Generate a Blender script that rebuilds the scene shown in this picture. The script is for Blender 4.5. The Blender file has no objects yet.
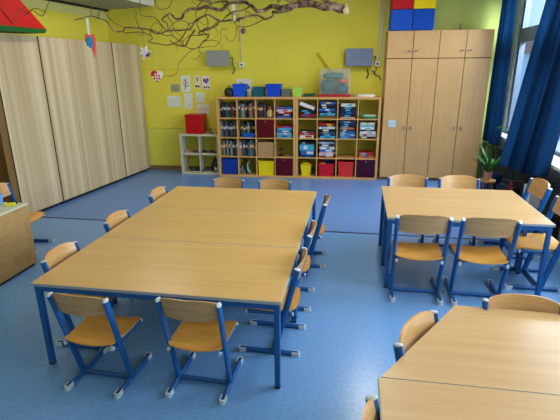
import bpy, bmesh, math, random
from mathutils import Vector, Matrix
R = math.radians
S = bpy.context.scene
COL = S.collection
rnd = random.Random(7)

# ------------------------------------------------------------------ camera, world, lights, exposure
cd = bpy.data.cameras.new('camera'); cam = bpy.data.objects.new('camera', cd); COL.objects.link(cam)
cd.sensor_width = 36; cd.lens = 443/560*36; cd.clip_start = .05; cd.clip_end = 200
pit, yaw, rol = R(17.7), R(9.5), R(-.4)
F = Vector((-math.sin(yaw)*math.cos(pit), math.cos(yaw)*math.cos(pit), -math.sin(pit)))
R0 = Vector((math.cos(yaw), math.sin(yaw), 0)); U0 = R0.cross(F)
RX = R0*math.cos(rol)+U0*math.sin(rol); UX = -R0*math.sin(rol)+U0*math.cos(rol)
m = Matrix((RX, UX, -F)).transposed().to_4x4(); m.translation = Vector((0, 0, 1.96))
cam.matrix_world = m
S.camera = cam

W = bpy.data.worlds.new('sky'); S.world = W; W.use_nodes = True
nt = W.node_tree; bg = nt.nodes['Background']
tc = nt.nodes.new('ShaderNodeTexCoord'); sp = nt.nodes.new('ShaderNodeSeparateXYZ'); rp = nt.nodes.new('ShaderNodeValToRGB')
nt.links.new(tc.outputs['Generated'], sp.inputs[0]); nt.links.new(sp.outputs['Z'], rp.inputs[0]); nt.links.new(rp.outputs[0], bg.inputs[0])
rp.color_ramp.elements[0].position = 0.0; rp.color_ramp.elements[0].color = (.50, .76, .98, 1)
rp.color_ramp.elements[1].position = .5; rp.color_ramp.elements[1].color = (.40, .78, .95, 1)
bg.inputs[1].default_value = 1.1

def area(name, loc, size, power, color, direction, spread=180):
    l = bpy.data.lights.new(name, 'AREA'); l.shape = 'RECTANGLE'; l.size, l.size_y = size
    l.energy = power; l.color = color; l.spread = R(spread)
    o = bpy.data.objects.new(name, l); COL.objects.link(o); o.location = loc
    o.rotation_euler = Vector(direction).to_track_quat('-Z', 'Y').to_euler()
    return o
# daylight standing outside the window bays (bays behind the frame get a lamp of their own)
for i, y in enumerate((-.2, 2.2, 4.4)):
    area('window_daylight', (3.05, y, 2.0), (1.7, 1.9), (35, 130, 200)[i], (.74, .87, 1), (-1, 0, -.25))
area('window_daylight', (3.6, 7.3, 3.3), (1.6, 1.0), 250, (.74, .87, 1), (-1, -.1, -.8))
# unseen fill lights added under the ceiling to brighten the dim room
for x in (-3.0, .4):
    for y in (.6, 3.2, 6.1):
        area('ceiling_fill_light', (x, y, 3.30), (.25, 1.5), (12 if y < 2 else (18 if y < 5 else 32))*(.55 if x < -1 else 1), (1, .95, .86), (0, 0, -1))
S.view_settings.view_transform = 'Standard'; S.view_settings.look = 'None'; S.view_settings.gamma = 1
S.view_settings.use_curve_mapping = False
S.view_settings.exposure = 0.2

# ------------------------------------------------------------------ materials
def mat(name, col, rough=.5, metal=0, col2=None, noise=None, stretch=(1, 1, 1), bump=0, spec=.5, emit=None, detail=4, lo=.35, hi=.65):
    M = bpy.data.materials.new(name); M.use_nodes = True; n = M.node_tree.nodes; l = M.node_tree.links
    b = n['Principled BSDF']; b.inputs['Roughness'].default_value = rough; b.inputs['Metallic'].default_value = metal
    b.inputs['Specular IOR Level'].default_value = spec
    c = (*col, 1); b.inputs['Base Color'].default_value = c
    M.diffuse_color = c
    if noise:
        t = n.new('ShaderNodeTexCoord'); mp = n.new('ShaderNodeMapping'); mp.inputs['Scale'].default_value = stretch
        nz = n.new('ShaderNodeTexNoise'); nz.inputs['Scale'].default_value = noise; nz.inputs['Detail'].default_value = detail
        r = n.new('ShaderNodeValToRGB'); r.color_ramp.elements[0].position = lo; r.color_ramp.elements[1].position = hi
        r.color_ramp.elements[0].color = c; r.color_ramp.elements[1].color = (*(col2 or col), 1)
        l.new(t.outputs['Object'], mp.inputs[0]); l.new(mp.outputs[0], nz.inputs[0]); l.new(nz.outputs[0], r.inputs[0]); l.new(r.outputs[0], b.inputs['Base Color'])
        if bump:
            bp = n.new('ShaderNodeBump'); bp.inputs['Strength'].default_value = bump; bp.inputs['Distance'].default_value = .01
            l.new(nz.outputs[0], bp.inputs['Height']); l.new(bp.outputs[0], b.inputs['Normal'])
    else:
        # slight procedural mottling so no surface is perfectly flat
        t = n.new('ShaderNodeTexCoord'); nz = n.new('ShaderNodeTexNoise'); nz.inputs['Scale'].default_value = 6
        mx = n.new('ShaderNodeMix'); mx.data_type = 'RGBA'; mx.inputs[6].default_value = c
        mx.inputs[7].default_value = (*[min(1, v*.9) for v in col], 1)
        l.new(t.outputs['Object'], nz.inputs[0]); l.new(nz.outputs[0], mx.inputs[0]); l.new(mx.outputs[2], b.inputs['Base Color'])
    if emit:
        b.inputs['Emission Color'].default_value = (*emit[:3], 1); b.inputs['Emission Strength'].default_value = emit[3]
    return M
def sr(r, g, b):
    f = lambda v: (v/255/12.92 if v/255 <= .04045 else ((v/255+.055)/1.055)**2.4)
    return (f(r), f(g), f(b))
M = {}
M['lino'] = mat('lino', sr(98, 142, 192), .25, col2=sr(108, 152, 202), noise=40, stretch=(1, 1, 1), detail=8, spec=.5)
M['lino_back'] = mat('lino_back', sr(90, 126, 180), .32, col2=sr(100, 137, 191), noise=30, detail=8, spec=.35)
M['seam'] = mat('seam', sr(34, 44, 66), .5)
M['yellow'] = mat('yellow', sr(230, 216, 78), .7, col2=sr(226, 211, 72), noise=1.4, spec=.2)
M['yellow_low'] = mat('yellow_low', sr(220, 212, 82), .7, spec=.2)
M['lime'] = mat('lime', sr(206, 216, 118), .75, spec=.2)  # the yellow back wall again, with the greenish light put into its colour
M['white'] = mat('white', sr(235, 235, 228), .6)
M['cream'] = mat('cream', sr(238, 234, 210), .7)
M['ceiling'] = mat('ceiling', sr(214, 214, 200), .9, spec=.1)
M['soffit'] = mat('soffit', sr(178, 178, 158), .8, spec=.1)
M['black'] = mat('black', sr(22, 22, 26), .5)
M['skirt'] = mat('skirt', sr(128, 98, 58), .6)
M['table'] = mat('table', sr(196, 153, 92), .28, col2=sr(204, 162, 100), noise=1.6, stretch=(.5, 12, 12), detail=5, spec=.5)
M['table2'] = mat('table2', sr(184, 146, 98), .26, col2=sr(191, 154, 106), noise=1.6, stretch=(.5, 12, 12), detail=5, spec=.5)
M['edge'] = mat('edge', sr(150, 160, 168), .5)
M['blue'] = mat('blue', sr(14, 84, 148), .35, spec=.5)
M['cap'] = mat('cap', sr(192, 202, 210), .4)
M['ply'] = mat('ply', sr(206, 144, 62), .26, col2=sr(218, 158, 76), noise=5, stretch=(1, 9, 1), spec=.5)
M['ply_back_shaded'] = mat('ply_back_shaded', sr(180, 134, 80), .26, col2=sr(194, 149, 94), noise=4, stretch=(1.5, 1, 12), spec=.5)  # backrest plywood, darkened in colour for the shade on its rear face
M['oak_stripe'] = mat('oak_stripe', sr(174, 150, 112), .5, col2=sr(206, 186, 150), noise=3.4, stretch=(1.9, .01, .02), detail=3, spec=.3, lo=.38, hi=.62)
M['cab'] = mat('cab', sr(206, 160, 104), .42, col2=sr(211, 167, 112), noise=3, stretch=(8, 1, .5), spec=.35)
M['shelf'] = mat('shelf', sr(200, 150, 84), .5, col2=sr(210, 163, 98), noise=3, stretch=(1, 1, 6), spec=.3)
M['greyshelf'] = mat('greyshelf', sr(198, 192, 160), .55)
M['deskbox'] = mat('deskbox', sr(170, 132, 78), .5, col2=sr(182, 144, 90), noise=3, stretch=(2, 3, 8), spec=.3)
M['door'] = mat('door', sr(112, 82, 44), .5, col2=sr(124, 92, 50), noise=3, stretch=(8, 8, .5), spec=.3)
M['metal'] = mat('metal', sr(150, 150, 150), .35, metal=.8)
M['frame'] = mat('frame', sr(112, 128, 150), .5)
M['curtain'] = mat('curtain', sr(20, 46, 80), .85, spec=.15)
_n = M['curtain'].node_tree.nodes; _l = M['curtain'].node_tree.links
_t = _n.new('ShaderNodeBsdfTranslucent'); _t.inputs[0].default_value = (*sr(50, 120, 190), 1); _x = _n.new('ShaderNodeMixShader'); _x.inputs[0].default_value = .22
_l.new(_n['Principled BSDF'].outputs[0], _x.inputs[1]); _l.new(_t.outputs[0], _x.inputs[2]); _l.new(_x.outputs[0], _n['Material Output'].inputs[0])
M['bark'] = mat('bark', sr(74, 56, 44), .85, col2=sr(150, 128, 104), noise=22, bump=.6, spec=.1, lo=.4, hi=.62)
M['twigm'] = mat('twigm', sr(116, 92, 58), .85, spec=.1)
M['leaf'] = mat('leaf', sr(60, 120, 40), .5)
M['glassy'] = mat('glassy', (.5, .6, .62), .03)
b = M['glassy'].node_tree.nodes['Principled BSDF']; b.inputs['Alpha'].default_value = .07
M['clearbox'] = mat('clearbox', (.8, .85, .8), .3)
b = M['clearbox'].node_tree.nodes['Principled BSDF']; b.inputs['Alpha'].default_value = .09
_cc = {}
def C(r, g, b, rough=.5):
    k = (r, g, b, rough)
    if k not in _cc: _cc[k] = mat('paint_%d_%d_%d' % (r, g, b), sr(r, g, b), rough, spec=.22)
    return _cc[k]

# ------------------------------------------------------------------ mesh helpers
class MB:
    def __init__(s): s.bm = bmesh.new()
    def box(s, x0, x1, y0, y1, z0, z1, bev=0, rot=None, piv=None):
        vs = [s.bm.verts.new((x, y, z)) for z in (z0, z1) for y in (y0, y1) for x in (x0, x1)]
        fs = [s.bm.faces.new([vs[i] for i in q]) for q in ((0, 2, 3, 1), (4, 5, 7, 6), (0, 1, 5, 4), (2, 6, 7, 3), (0, 4, 6, 2), (1, 3, 7, 5))]
        if rot is not None:
            p = Vector(piv or ((x0+x1)/2, (y0+y1)/2, (z0+z1)/2))
            for v in vs: v.co = rot @ (v.co-p) + p
        if bev:
            es = list({e for f in fs for e in f.edges})
            bmesh.ops.bevel(s.bm, geom=es, offset=bev, segments=2, profile=.5, affect='EDGES')
        return s
    def hexa(s, pts):    # 8 points ordered like box
        vs = [s.bm.verts.new(p) for p in pts]
        for q in ((0, 2, 3, 1), (4, 5, 7, 6), (0, 1, 5, 4), (2, 6, 7, 3), (0, 4, 6, 2), (1, 3, 7, 5)): s.bm.faces.new([vs[i] for i in q])
        return s
    def prism(s, poly, d, axis='z', a=0):  # poly of 2D points extruded from a to d along the axis
        def mk(p, t): return {'z': (p[0], p[1], t), 'y': (p[0], t, p[1]), 'x': (t, p[0], p[1])}[axis]
        A = [s.bm.verts.new(mk(p, a)) for p in poly]; B = [s.bm.verts.new(mk(p, d)) for p in poly]
        n = len(poly); s.bm.faces.new(A[::-1]); s.bm.faces.new(B)
        for i in range(n): s.bm.faces.new((A[i], A[(i+1) % n], B[(i+1) % n], B[i]))
        return s
    def tube(s, pts, rads, seg=8, flat=1.0, side=None):
        pts = [Vector(p) for p in pts]
        if not hasattr(rads, '__len__'): rads = [rads]*len(pts)
        rings = []; prev = None
        for i, p in enumerate(pts):
            t = (pts[min(i+1, len(pts)-1)]-pts[max(i-1, 0)]).normalized()
            if prev is None:
                u = Vector(side) if side else (Vector((0, 0, 1)) if abs(t.z) < .9 else Vector((1, 0, 0)))
            else: u = prev
            u = (u-t*u.dot(t)).normalized(); v = t.cross(u); prev = u
            rings.append([s.bm.verts.new(p+(u*math.cos(a)+v*math.sin(a)*flat)*rads[i]) for a in [2*math.pi*(k+.5)/seg for k in range(seg)]])
        for a, b in zip(rings, rings[1:]):
            for k in range(seg): s.bm.faces.new((a[k], a[(k+1) % seg], b[(k+1) % seg], b[k]))
        s.bm.faces.new(rings[0][::-1]); s.bm.faces.new(rings[-1])
        return s
    def lathe(s, prof, seg=20, c=(0, 0, 0)):
        rings = []
        for r, z in prof:
            rings.append([s.bm.verts.new((c[0]+max(r, 1e-4)*math.cos(2*math.pi*k/seg), c[1]+max(r, 1e-4)*math.sin(2*math.pi*k/seg), c[2]+z)) for k in range(seg)])
        for a, b in zip(rings, rings[1:]):
            for k in range(seg): s.bm.faces.new((a[k], a[(k+1) % seg], b[(k+1) % seg], b[k]))
        s.bm.faces.new(rings[0][::-1]); s.bm.faces.new(rings[-1])
        return s
    def build(s, name, m, parent=None, smooth=False, loc=None, rotz=0):
        bmesh.ops.recalc_face_normals(s.bm, faces=s.bm.faces)
        me = bpy.data.meshes.new(name); s.bm.to_mesh(me); s.bm.free()
        if smooth:
            for p in me.polygons: p.use_smooth = True
            try: me.set_sharp_from_angle(angle=R(40))
            except Exception: pass
        me.materials.append(m)
        o = bpy.data.objects.new(name, me); COL.objects.link(o)
        if parent is not None: o.parent = parent
        if loc is not None: o.location = loc
        o.rotation_euler.z = rotz
        return o
def tag(o, label, cat, group=None):
    o['label'] = label; o['category'] = cat
    if group: o['group'] = group
    return o
def thing(name, label, cat, loc=(0, 0, 0), rz=0, group=None):
    o = bpy.data.objects.new(name, None); COL.objects.link(o); o.empty_display_size = .1
    o.location = loc; o.rotation_euler.z = rz
    return tag(o, label, cat, group)
def struct(o): o['kind'] = 'structure'; return o
def copy_tree(o, parent=None):
    c = o.copy(); COL.objects.link(c); c.parent = parent
    for ch in list(o.children): copy_tree(ch, c)
    return c

# frames of the two measured walls
RB = R(2.0)
def BK(s, t, z, p0=(-2.476, 7.978)):   # s along the back furniture line, t into the wall
    return Vector((p0[0]+s*math.cos(RB)-t*math.sin(RB), p0[1]+s*math.sin(RB)+t*math.cos(RB), z))
def WL(s, t, z): return BK(s, -t, z, (-4.138, 8.40))   # t out from the back wall's face
LA = math.atan2(1, .1033)
LP = (-4.085, 8.39)
def LF(s, t, z):                                        # s along the left cupboards, t into the wall
    return Vector((LP[0]+s*math.cos(LA)-t*math.sin(LA), LP[1]+s*math.sin(LA)+t*math.cos(LA), z))

# ------------------------------------------------------------------ the room
XR = 2.60; YN = -1.6; CH = 3.35
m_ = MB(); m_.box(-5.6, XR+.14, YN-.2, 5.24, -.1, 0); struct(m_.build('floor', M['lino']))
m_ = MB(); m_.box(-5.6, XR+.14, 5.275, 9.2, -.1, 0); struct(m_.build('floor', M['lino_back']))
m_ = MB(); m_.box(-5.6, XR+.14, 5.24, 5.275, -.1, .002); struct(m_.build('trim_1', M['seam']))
m_ = MB(); m_.box(-5.9, XR+.14, YN-.2, 9.2, CH, CH+.1); struct(m_.build('ceiling', M['ceiling']))
# back wall in yellow, its right end in lime, the greenish light on it painted in
def bwall(s0, s1, z0, z1, mt, name='wall_back'):
    m_ = MB(); m_.box(s0, s1, 0, .15, z0, z1); return struct(m_.build(name, mt, loc=(-4.138, 8.40, 0), rotz=RB))
bwall(-1.0, 4.60, .84, CH, M['yellow']); bwall(-1.0, 4.60, 0, .84, M['yellow_low']); bwall(4.60, 6.74, 0, CH, M['lime'])
m_ = MB(); m_.box(-.6, 1.62, -.012, 0, 0, .09); struct(m_.build('baseboard_back', M['skirt'], loc=(-4.138, 8.40, 0), rotz=RB))
m_ = MB(); m_.box(-.6, 2.02, -.004, 0, .842, .850); struct(m_.build('trim_2', M['skirt'] if 0 else C(176, 166, 52), loc=(-4.138, 8.40, 0), rotz=RB))
m_ = MB(); m_.box(-.6, 1.98, -.004, 0, 1.955, 1.961); struct(m_.build('trim_3', C(196, 184, 56), loc=(-4.138, 8.40, 0), rotz=RB))
# left wall
m_ = MB(); m_.box(-10.6, .2, .60, .75, 0, CH); struct(m_.build('wall_left', M['yellow'], loc=(*LP, 0), rotz=LA))
m_ = MB(); m_.box(-10.3, -.02, .585, .60, 2.86, 3.0); struct(m_.build('trim_4', C(222, 216, 130), loc=(*LP, 0), rotz=LA))
m_ = MB(); m_.box(-10.3, -.02, .54, .60, 2.995, 3.03); struct(m_.build('trim_5', M['black'], loc=(*LP, 0), rotz=LA))
# lowered ceiling strip above the cupboards
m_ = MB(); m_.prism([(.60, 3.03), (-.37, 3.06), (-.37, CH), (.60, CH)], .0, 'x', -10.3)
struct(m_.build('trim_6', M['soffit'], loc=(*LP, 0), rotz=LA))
m_ = MB(); m_.box(-10.3, -.0, -.385, -.37, 3.055, CH); struct(m_.build('trim_7', M['cream'], loc=(*LP, 0), rotz=LA))
# near wall behind the camera
m_ = MB(); m_.box(-5.6, XR+.3, YN-.15, YN, 0, CH); struct(m_.build('wall_near', M['cream']))
# right wall with windows: sill wall, piers, head, frames
m_ = MB(); m_.box(XR, XR+.13, YN, 8.7, 0, .80); m_.box(XR, XR+.13, YN, 8.7, 3.15, CH)
bays = [(-1.1, .85), (1.2, 3.1), (3.4, 5.3), (5.62, 8.42)]
yy = YN
for a, b_ in bays+[(8.7, 8.7)]:
    if a > yy: m_.box(XR, XR+.13, yy, a, .80, 3.15)
    yy = b_
struct(m_.build('wall_right', C(196, 202, 206)))
for i, (a, b_) in enumerate(bays):
    f = MB(); x0, x1 = XR+.04, XR+.12
    f.box(x0, x1, a, a+.09, .80, 3.15); f.box(x0, x1, b_-.09, b_, .80, 3.15); f.box(x0, x1, a+.09, b_-.09, .80, .90); f.box(x0, x1, a+.09, b_-.09, 3.06, 3.15)
    f.box(x0, x1, a+.09, b_-.09, 2.34, 2.56)
    mid = (a+b_)/2 if i < 3 else 6.6
    f.box(x0, x1, mid-.05, mid+.05, .90, 2.34); f.box(x0, x1, mid-.05, mid+.05, 2.56, 3.06)
    w = struct(f.build('window_%d' % (i+1), M['frame']))
    g = MB(); g.box(XR+.075, XR+.082, a+.09, b_-.09, .90, 2.34); g.box(XR+.075, XR+.082, a+.09, b_-.09, 2.56, 3.06)
    g.build('glass', M['glassy'], w)
s_ = MB(); s_.box(XR-.28, XR, 3.2, 6.3, .82, .86, .006); struct(s_.build('trim_8', M['white']))
s_ = MB(); s_.box(XR-.17, XR, 6.301, 8.55, .82, .86, .006); struct(s_.build('trim_9', M['white']))
# doorway panel past the left cupboards
m_ = MB(); m_.box(-5.0, -3.40, .30, .36, 0, 2.62); d1 = struct(m_.build('door_1', M['door'], loc=(*LP, 0), rotz=LA))
m_ = MB(); m_.box(-3.40, -3.295, .0, .36, 0, 2.62); struct(m_.build('trim_10', M['door'], loc=(*LP, 0), rotz=LA))

# reddish brown roof of the neighbouring building, seen through the window
t = thing('neighbouring_building', 'reddish brown building edge seen through the window under the transom', 'building', (14, 36, -3))
m_ = MB(); m_.box(0, 14, -2, 18, 0, 6.0); m_.build('wall', C(176, 200, 232), t)
m_ = MB(); m_.prism([(-2.6, 6.0), (18.6, 6.0), (18.0, 7.05), (-2.0, 7.05)], 15, 'x', -.5); m_.build('roof', C(140, 92, 84), t)

# ------------------------------------------------------------------ furniture builders
def table(name, label, x0, x1, y0, y1, h, mt, legs=(1, 1, 1, 1), group=None, rz=0, tm=.022):
    cx, cy = (x0+x1)/2, (y0+y1)/2; a, b_ = (x1-x0)/2, (y1-y0)/2
    t = thing(name, label, 'table', (cx, cy, 0), rz, group)
    MB().box(-a+.003, a-.003, -b_+.003, b_-.003, h-tm, h, .002).build('tabletop', mt, t)
    e = MB(); z0, z1 = h-tm+.001, h-.0015
    e.box(-a, a, -b_, -b_+.003, z0, z1); e.box(-a, a, b_-.003, b_, z0, z1); e.box(-a, -a+.003, -b_+.003, b_-.003, z0, z1); e.box(a-.003, a, -b_+.003, b_-.003, z0, z1)
    e.build('edge_band', M['edge'], t)
    f = MB(); i = .012; z1 = h-tm; z0 = z1-.04
    f.box(-a+i, a-i, -b_+i, -b_+i+.025, z0, z1); f.box(-a+i, a-i, b_-i-.025, b_-i, z0, z1)
    f.box(-a+i, -a+i+.025, -b_+i+.025, b_-i-.025, z0, z1); f.box(a-i-.025, a-i, -b_+i+.025, b_-i-.025, z0, z1)
    f.build('frame', M['blue'], t)
    for k, (sx, sy) in enumerate(((-1, -1), (1, -1), (-1, 1), (1, 1))):
        px, py = sx*(a-i-.018), sy*(b_-i-.018)
        l = MB().box(px-.018, px+.018, py-.018, py+.018, .012, z0, .004).build('leg', M['blue'], t)
        MB().box(px-.019, px+.019, py-.019, py+.019, 0, .012, .003).build('foot_cap', M['black'], l)
    return t

def make_chair(s):
    t = bpy.data.objects.new('classroom_chair', None); COL.objects.link(t)
    def sc(*v): return tuple(q*s for q in v)
    hx = .176
    # seat: bent plywood with rounded outline and waterfall front
    n = 10; m = 12; bm = MB(); g = []
    for j in range(m+1):
        v = j/m; y = -.176+.356*v; row = []
        hw = .174+.010*v
        if v < .1: hw -= .016*(1-v/.1)**2
        if v > .9: hw -= .02*((v-.9)/.1)**2
        for i in range(n+1):
            u = -1+2*i/n
            z = .354 + .012*u*u - .010*math.sin(math.pi*min(1, v*1.1)) - (.022*((v-.82)/.18)**2 if v > .82 else 0)
            yy = y - (.020*(1-u*u)*(1-2*v) if v < .5 else 0) * (1 if v < .5 else 0)
            row.append((hw*u, yy if v < .5 else y, z))
        g.append(row)
    th = .009
    top = [[bm.bm.verts.new(sc(*p)) for p in r] for r in g]
    bot = [[bm.bm.verts.new(sc(p[0], p[1], p[2]-th)) for p in r] for r in g]
    for A, flip in ((top, 0), (bot, 1)):
        for j in range(m):
            for i in range(n): bm.bm.faces.new((A[j][i], A[j][i+1], A[j+1][i+1], A[j+1][i]))
    ring = [(0, i) for i in range(n)]+[(j, n) for j in range(m)]+[(m, i) for i in range(n, 0, -1)]+[(j, 0) for j in range(m, 0, -1)]
    for k in range(len(ring)):
        a, b_ = ring[k], ring[(k+1) % len(ring)]
        bm.bm.faces.new((top[a[0]][a[1]], top[b_[0]][b_[1]], bot[b_[0]][b_[1]], bot[a[0]][a[1]]))
    bm.build('seat', M['ply'], t, True)
    # post line
    P0, P1 = Vector((0, -.04, .03)), Vector((0, -.205, .680))
    d = (P1-P0)
    def pl(z): return P0+d*((z-P0.z)/d.z)
    # backrest: curved plywood between the posts, crowned top edge
    bm = MB(); n = 14; m = 6; g = []
    for j in range(m+1):
        v = j/m; row = []
        for i in range(n+1):
            u = -1+2*i/n
            zt = .712-.022*abs(u)**4; zb = .553+.010*abs(u)**2.0
            z = zb+(zt-zb)*v; c = pl(z)
            row.append((u*(hx-.005), c.y-.030*(1-u*u)+.008, z))
        g.append(row)
    A = [[bm.bm.verts.new(sc(*p)) for p in r] for r in g]; B = [[bm.bm.verts.new(sc(p[0], p[1]-.009, p[2])) for p in r] for r in g]
    for Q in (A, B):
        for j in range(m):
            for i in range(n): bm.bm.faces.new((Q[j][i], Q[j][i+1], Q[j+1][i+1], Q[j+1][i]))
    ring = [(0, i) for i in range(n)]+[(j, n) for j in range(m)]+[(m, i) for i in range(n, 0, -1)]+[(j, 0) for j in range(m, 0, -1)]
    for k in range(len(ring)):
        a, b_ = ring[k], ring[(k+1) % len(ring)]
        bm.bm.faces.new((A[a[0]][a[1]], A[b_[0]][b_[1]], B[b_[0]][b_[1]], B[a[0]][a[1]]))
    bm.build('backrest', M['ply_back_shaded'], t, True)
    for sx in (-1, 1):
        x = sx*hx
        # flat oval post
        p = MB().tube([sc(x, P0.y, .028), sc(x*1.05, P1.y, P1.z)], .0235*s, 10, .66, (0, 1, 0)).build('post', M['blue'], t, True)
        MB().tube([sc(x*1.05, P1.y+.001, P1.z-.003), sc(x*1.05, P1.y-.002, P1.z+.004), sc(x*1.05, P1.y-.003, P1.z+.008)], [.0238*s, .022*s, .014*s], 10, .66, (0, 1, 0)).build('post_cap', M['cap'], p, True)
        # seat rail, with pale end plugs
        a = sc(x*.93, -.165, .328); b_ = sc(x*.98, .150, .328)
        q = MB().tube([a, b_], .014*s, 8, .7, (0, 0, 1)).build('seat_rail', M['blue'], t, True)
        MB().tube([sc(x*.93, -.177, .328), a], .0145*s, 8, .8, (0, 0, 1)).build('rail_plug', M['cap'], q, True)
        MB().tube([b_, sc(x*.98, .164, .328)], .0145*s, 8, .8, (0, 0, 1)).build('rail_plug', M['cap'], q, True)
        # floor runner
        q = MB().tube([sc(x, -.172, .0185), sc(x, .172, .0185)], .0175*s, 8, .95, (0, 0, 1)).build('floor_runner', M['blue'], t, True)
        for e in (-1, 1):
            c_ = MB(); w_ = .0175
            q_ = .62
            c_.prism([((x-w_)*s, e*.168*s), ((x-w_)*s, e*.216*s), ((x-w_*.5)*s, e*.225*s), ((x+w_*.5)*s, e*.225*s), ((x+w_)*s, e*.216*s), ((x+w_)*s, e*.168*s),
                      ((x+w_*q_)*s, e*.168*s), ((x+w_*q_)*s, e*.212*s), ((x-w_*q_)*s, e*.212*s), ((x-w_*q_)*s, e*.168*s)], .033*s, 'z', 0)
            c_.build('runner_cap', M['cap'], q)
            MB().box((x-w_*.61)*s, (x+w_*.61)*s, min(e*.168, e*.2115)*s, max(e*.168, e*.2115)*s, 0, .0335*s).build('runner_slot', C(24, 66, 112), q)
    MB().tube([sc(-hx, -.04, .022), sc(hx, -.04, .022)], .0165*s, 8, .9, (0, 0, 1)).build('cross_bar', M['blue'], t, True)
    MB().tube([sc(-hx*.95, -.114, .328), sc(hx*.95, -.114, .328)], .011*s, 8, 1).build('seat_crossbar', M['blue'], t, True)
    return t

# ------------------------------------------------------------------ tables
g = 'tables of the large left table group'
table('classroom_table', 'long beech table with blue legs, nearest of the three joined on the left', -2.047, -.384, 2.312, 3.158, .635, M['table'], group=g)
table('classroom_table', 'beech table in the middle of the three joined on the left', -2.047, -.384, 3.161, 4.005, .635, M['table'], group=g)
table('classroom_table', 'beech table farthest back of the three joined on the left', -2.047, -.384, 4.008, 4.85, .635, M['table'], group=g)
g = 'tables of the right table group'
table('classroom_table', 'narrow beech table by the curtains, its front edge behind two chair backs', .325, 1.70, 3.82, 4.375, .70, M['table2'], group=g)
table('classroom_table', 'narrow beech table by the curtains, the rear one nearer the tall cabinet', .325, 1.70, 4.378, 4.935, .70, M['table2'], group=g)
# trapezoid table near the camera and the table joined to it
h = .68
t = thing('trapezoid_table', 'beech table with a slanted left edge at the lower right corner', 'table', (.90, 2.0, 0), 0, 'tables of the near table group')
po = [(-.738, -.336), (-.294, .352), (.70, .335), (1.05, -.336)]
MB().prism(po, h, 'z', h-.022).build('tabletop', M['table2'], t)
def inset(k): 
    c = (sum(p[0] for p in po)/4, sum(p[1] for p in po)/4); return [(c[0]+(p[0]-c[0])*k, c[1]+(p[1]-c[1])*k) for p in po]
q = inset(.94); f = MB()
for a, b_ in zip(q, q[1:]+q[:1]): f.tube([(*a, h-.044), (*b_, h-.044)], .02, 4)
f.build('frame', M['blue'], t)
for a in inset(.93): 
    l = MB().box(a[0]-.018, a[0]+.018, a[1]-.018, a[1]+.018, .012, h-.06, .004).build('leg', M['blue'], t)
    MB().box(a[0]-.019, a[0]+.019, a[1]-.019, a[1]+.019, 0, .012).build('foot_cap', M['black'], l)
table('classroom_table', 'straight beech table joined below the slanted one, cut by the bottom frame edge', .148, 1.60, 1.0, 1.661, h, M['table2'], group='tables of the near table group', rz=0)

# ------------------------------------------------------------------ chairs
protos = {k: make_chair(k) for k in (1.0, 1.15, 1.12, 1.06, 1.05)}
used = set()
def chair(x, y, rz, s, label, group):
    o = protos[s] if s not in used else copy_tree(protos[s])
    used.add(s); o.location = (x, y, 0); o.rotation_euler = (0, 0, R(rz))
    tag(o, label, 'chair', group)
    return o
G1 = 'school chairs around the left table group'; G2 = 'school chairs around the right table group'; G3 = 'school chairs around the near table group'
chair(-1.560, 2.31, -2.5, 1.0, 'wooden school chair seen from behind at the front edge, nearest the table corner leg', G1)
chair(-.897, 2.355, -1, 1.0, 'wooden school chair seen from behind at the front edge, right of the other', G1)
chair(-1.905, 2.72, -90, 1.0, 'school chair tucked under the left table side, nearest to the camera', G1)
chair(-1.905, 3.54, -90, 1.0, 'school chair tucked under the left table side, middle of three backrests', G1)
chair(-1.90, 4.42, -90, 1.0, 'school chair tucked under the left table side, farthest back', G1)
chair(-1.47, 4.83, 180, 1.0, 'school chair behind the far table edge, left of two below the bookcase', G1)
chair(-.90, 4.82, 180, 1.0, 'school chair behind the far table edge, right of two below the bookcase', G1)
chair(-.535, 2.865, 89, 1.0, 'school chair seen edge-on at the right table side, nearest to the camera', G1)
chair(-.52, 3.49, 90, 1.0, 'school chair at the right table side, middle of three, half hidden', G1)
chair(-.455, 4.355, 90, 1.0, 'school chair at the right table side, farthest back and pulled out', G1)
chair(.60, 3.83, 0, 1.15, 'blue and wood chair seen from behind at the right tables, left of two', G2)
chair(1.125, 3.83, -1, 1.15, 'blue and wood chair seen from behind at the right tables, right of two', G2)
chair(.625, 4.86, 180, 1.12, 'chair behind the right tables facing the camera, left of two under the cabinet', G2)
chair(1.19, 4.89, 180, 1.12, 'chair behind the right tables facing the camera, right of two under the cabinet', G2)
chair(1.735, 4.92, 92, 1.15, 'chair at the window side of the right tables, the farther one', G2)
chair(1.70, 4.20, 90, 1.15, 'chair at the window side of the right tables, cut by the right frame edge', G2)
chair(.96, 2.14, 180, 1.06, 'wooden backrest rising behind the slanted table, cut at the right frame edge', G3)
chair(.535, 1.90, -122.7, 1.06, 'chair tucked at the slanted left edge of the near table', G3)
chair(.33, 1.28, -90, 1.06, 'chair backrest just showing at the bottom frame edge left of the near table', G3)
chair(-3.70, 4.22, -84, 1.05, 'school chair behind the low wooden cupboard at the left frame edge', 'single chair at the left frame edge')

# ------------------------------------------------------------------ left cupboards
for i, (a, b_, lab) in enumerate(((-3.28, -2.525, 'tall striped oak wardrobe nearest the left frame edge'), (-2.515, -.865, 'widest tall striped oak wardrobe in the middle of the left wall'), (-.855, -.012, 'tall striped oak wardrobe standing in the back left corner'))):
    t = thing('wardrobe', lab, 'wardrobe', LF((a+b_)/2, 0, 0), LA, 'wardrobes along the left wall'); w = (b_-a)/2
    MB().prism([(-w, .022), (w, .022), (w-(.09 if i == 2 else 0), .57), (-w, .57)], 2.405, 'z', .05).build('body', M['oak_stripe'], t)
    MB().box(-w+.006, w-.006, 0, .020, .05, 2.405, .002).build('door', M['oak_stripe'], t)
    MB().box(-w, w-.09, .035, .55, 0, .05).build('plinth', M['black'], t)
    MB().box(-w, -w+.005, .001, .022, .05, 2.405).build('edge_gap', C(78, 58, 40), t)
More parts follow.
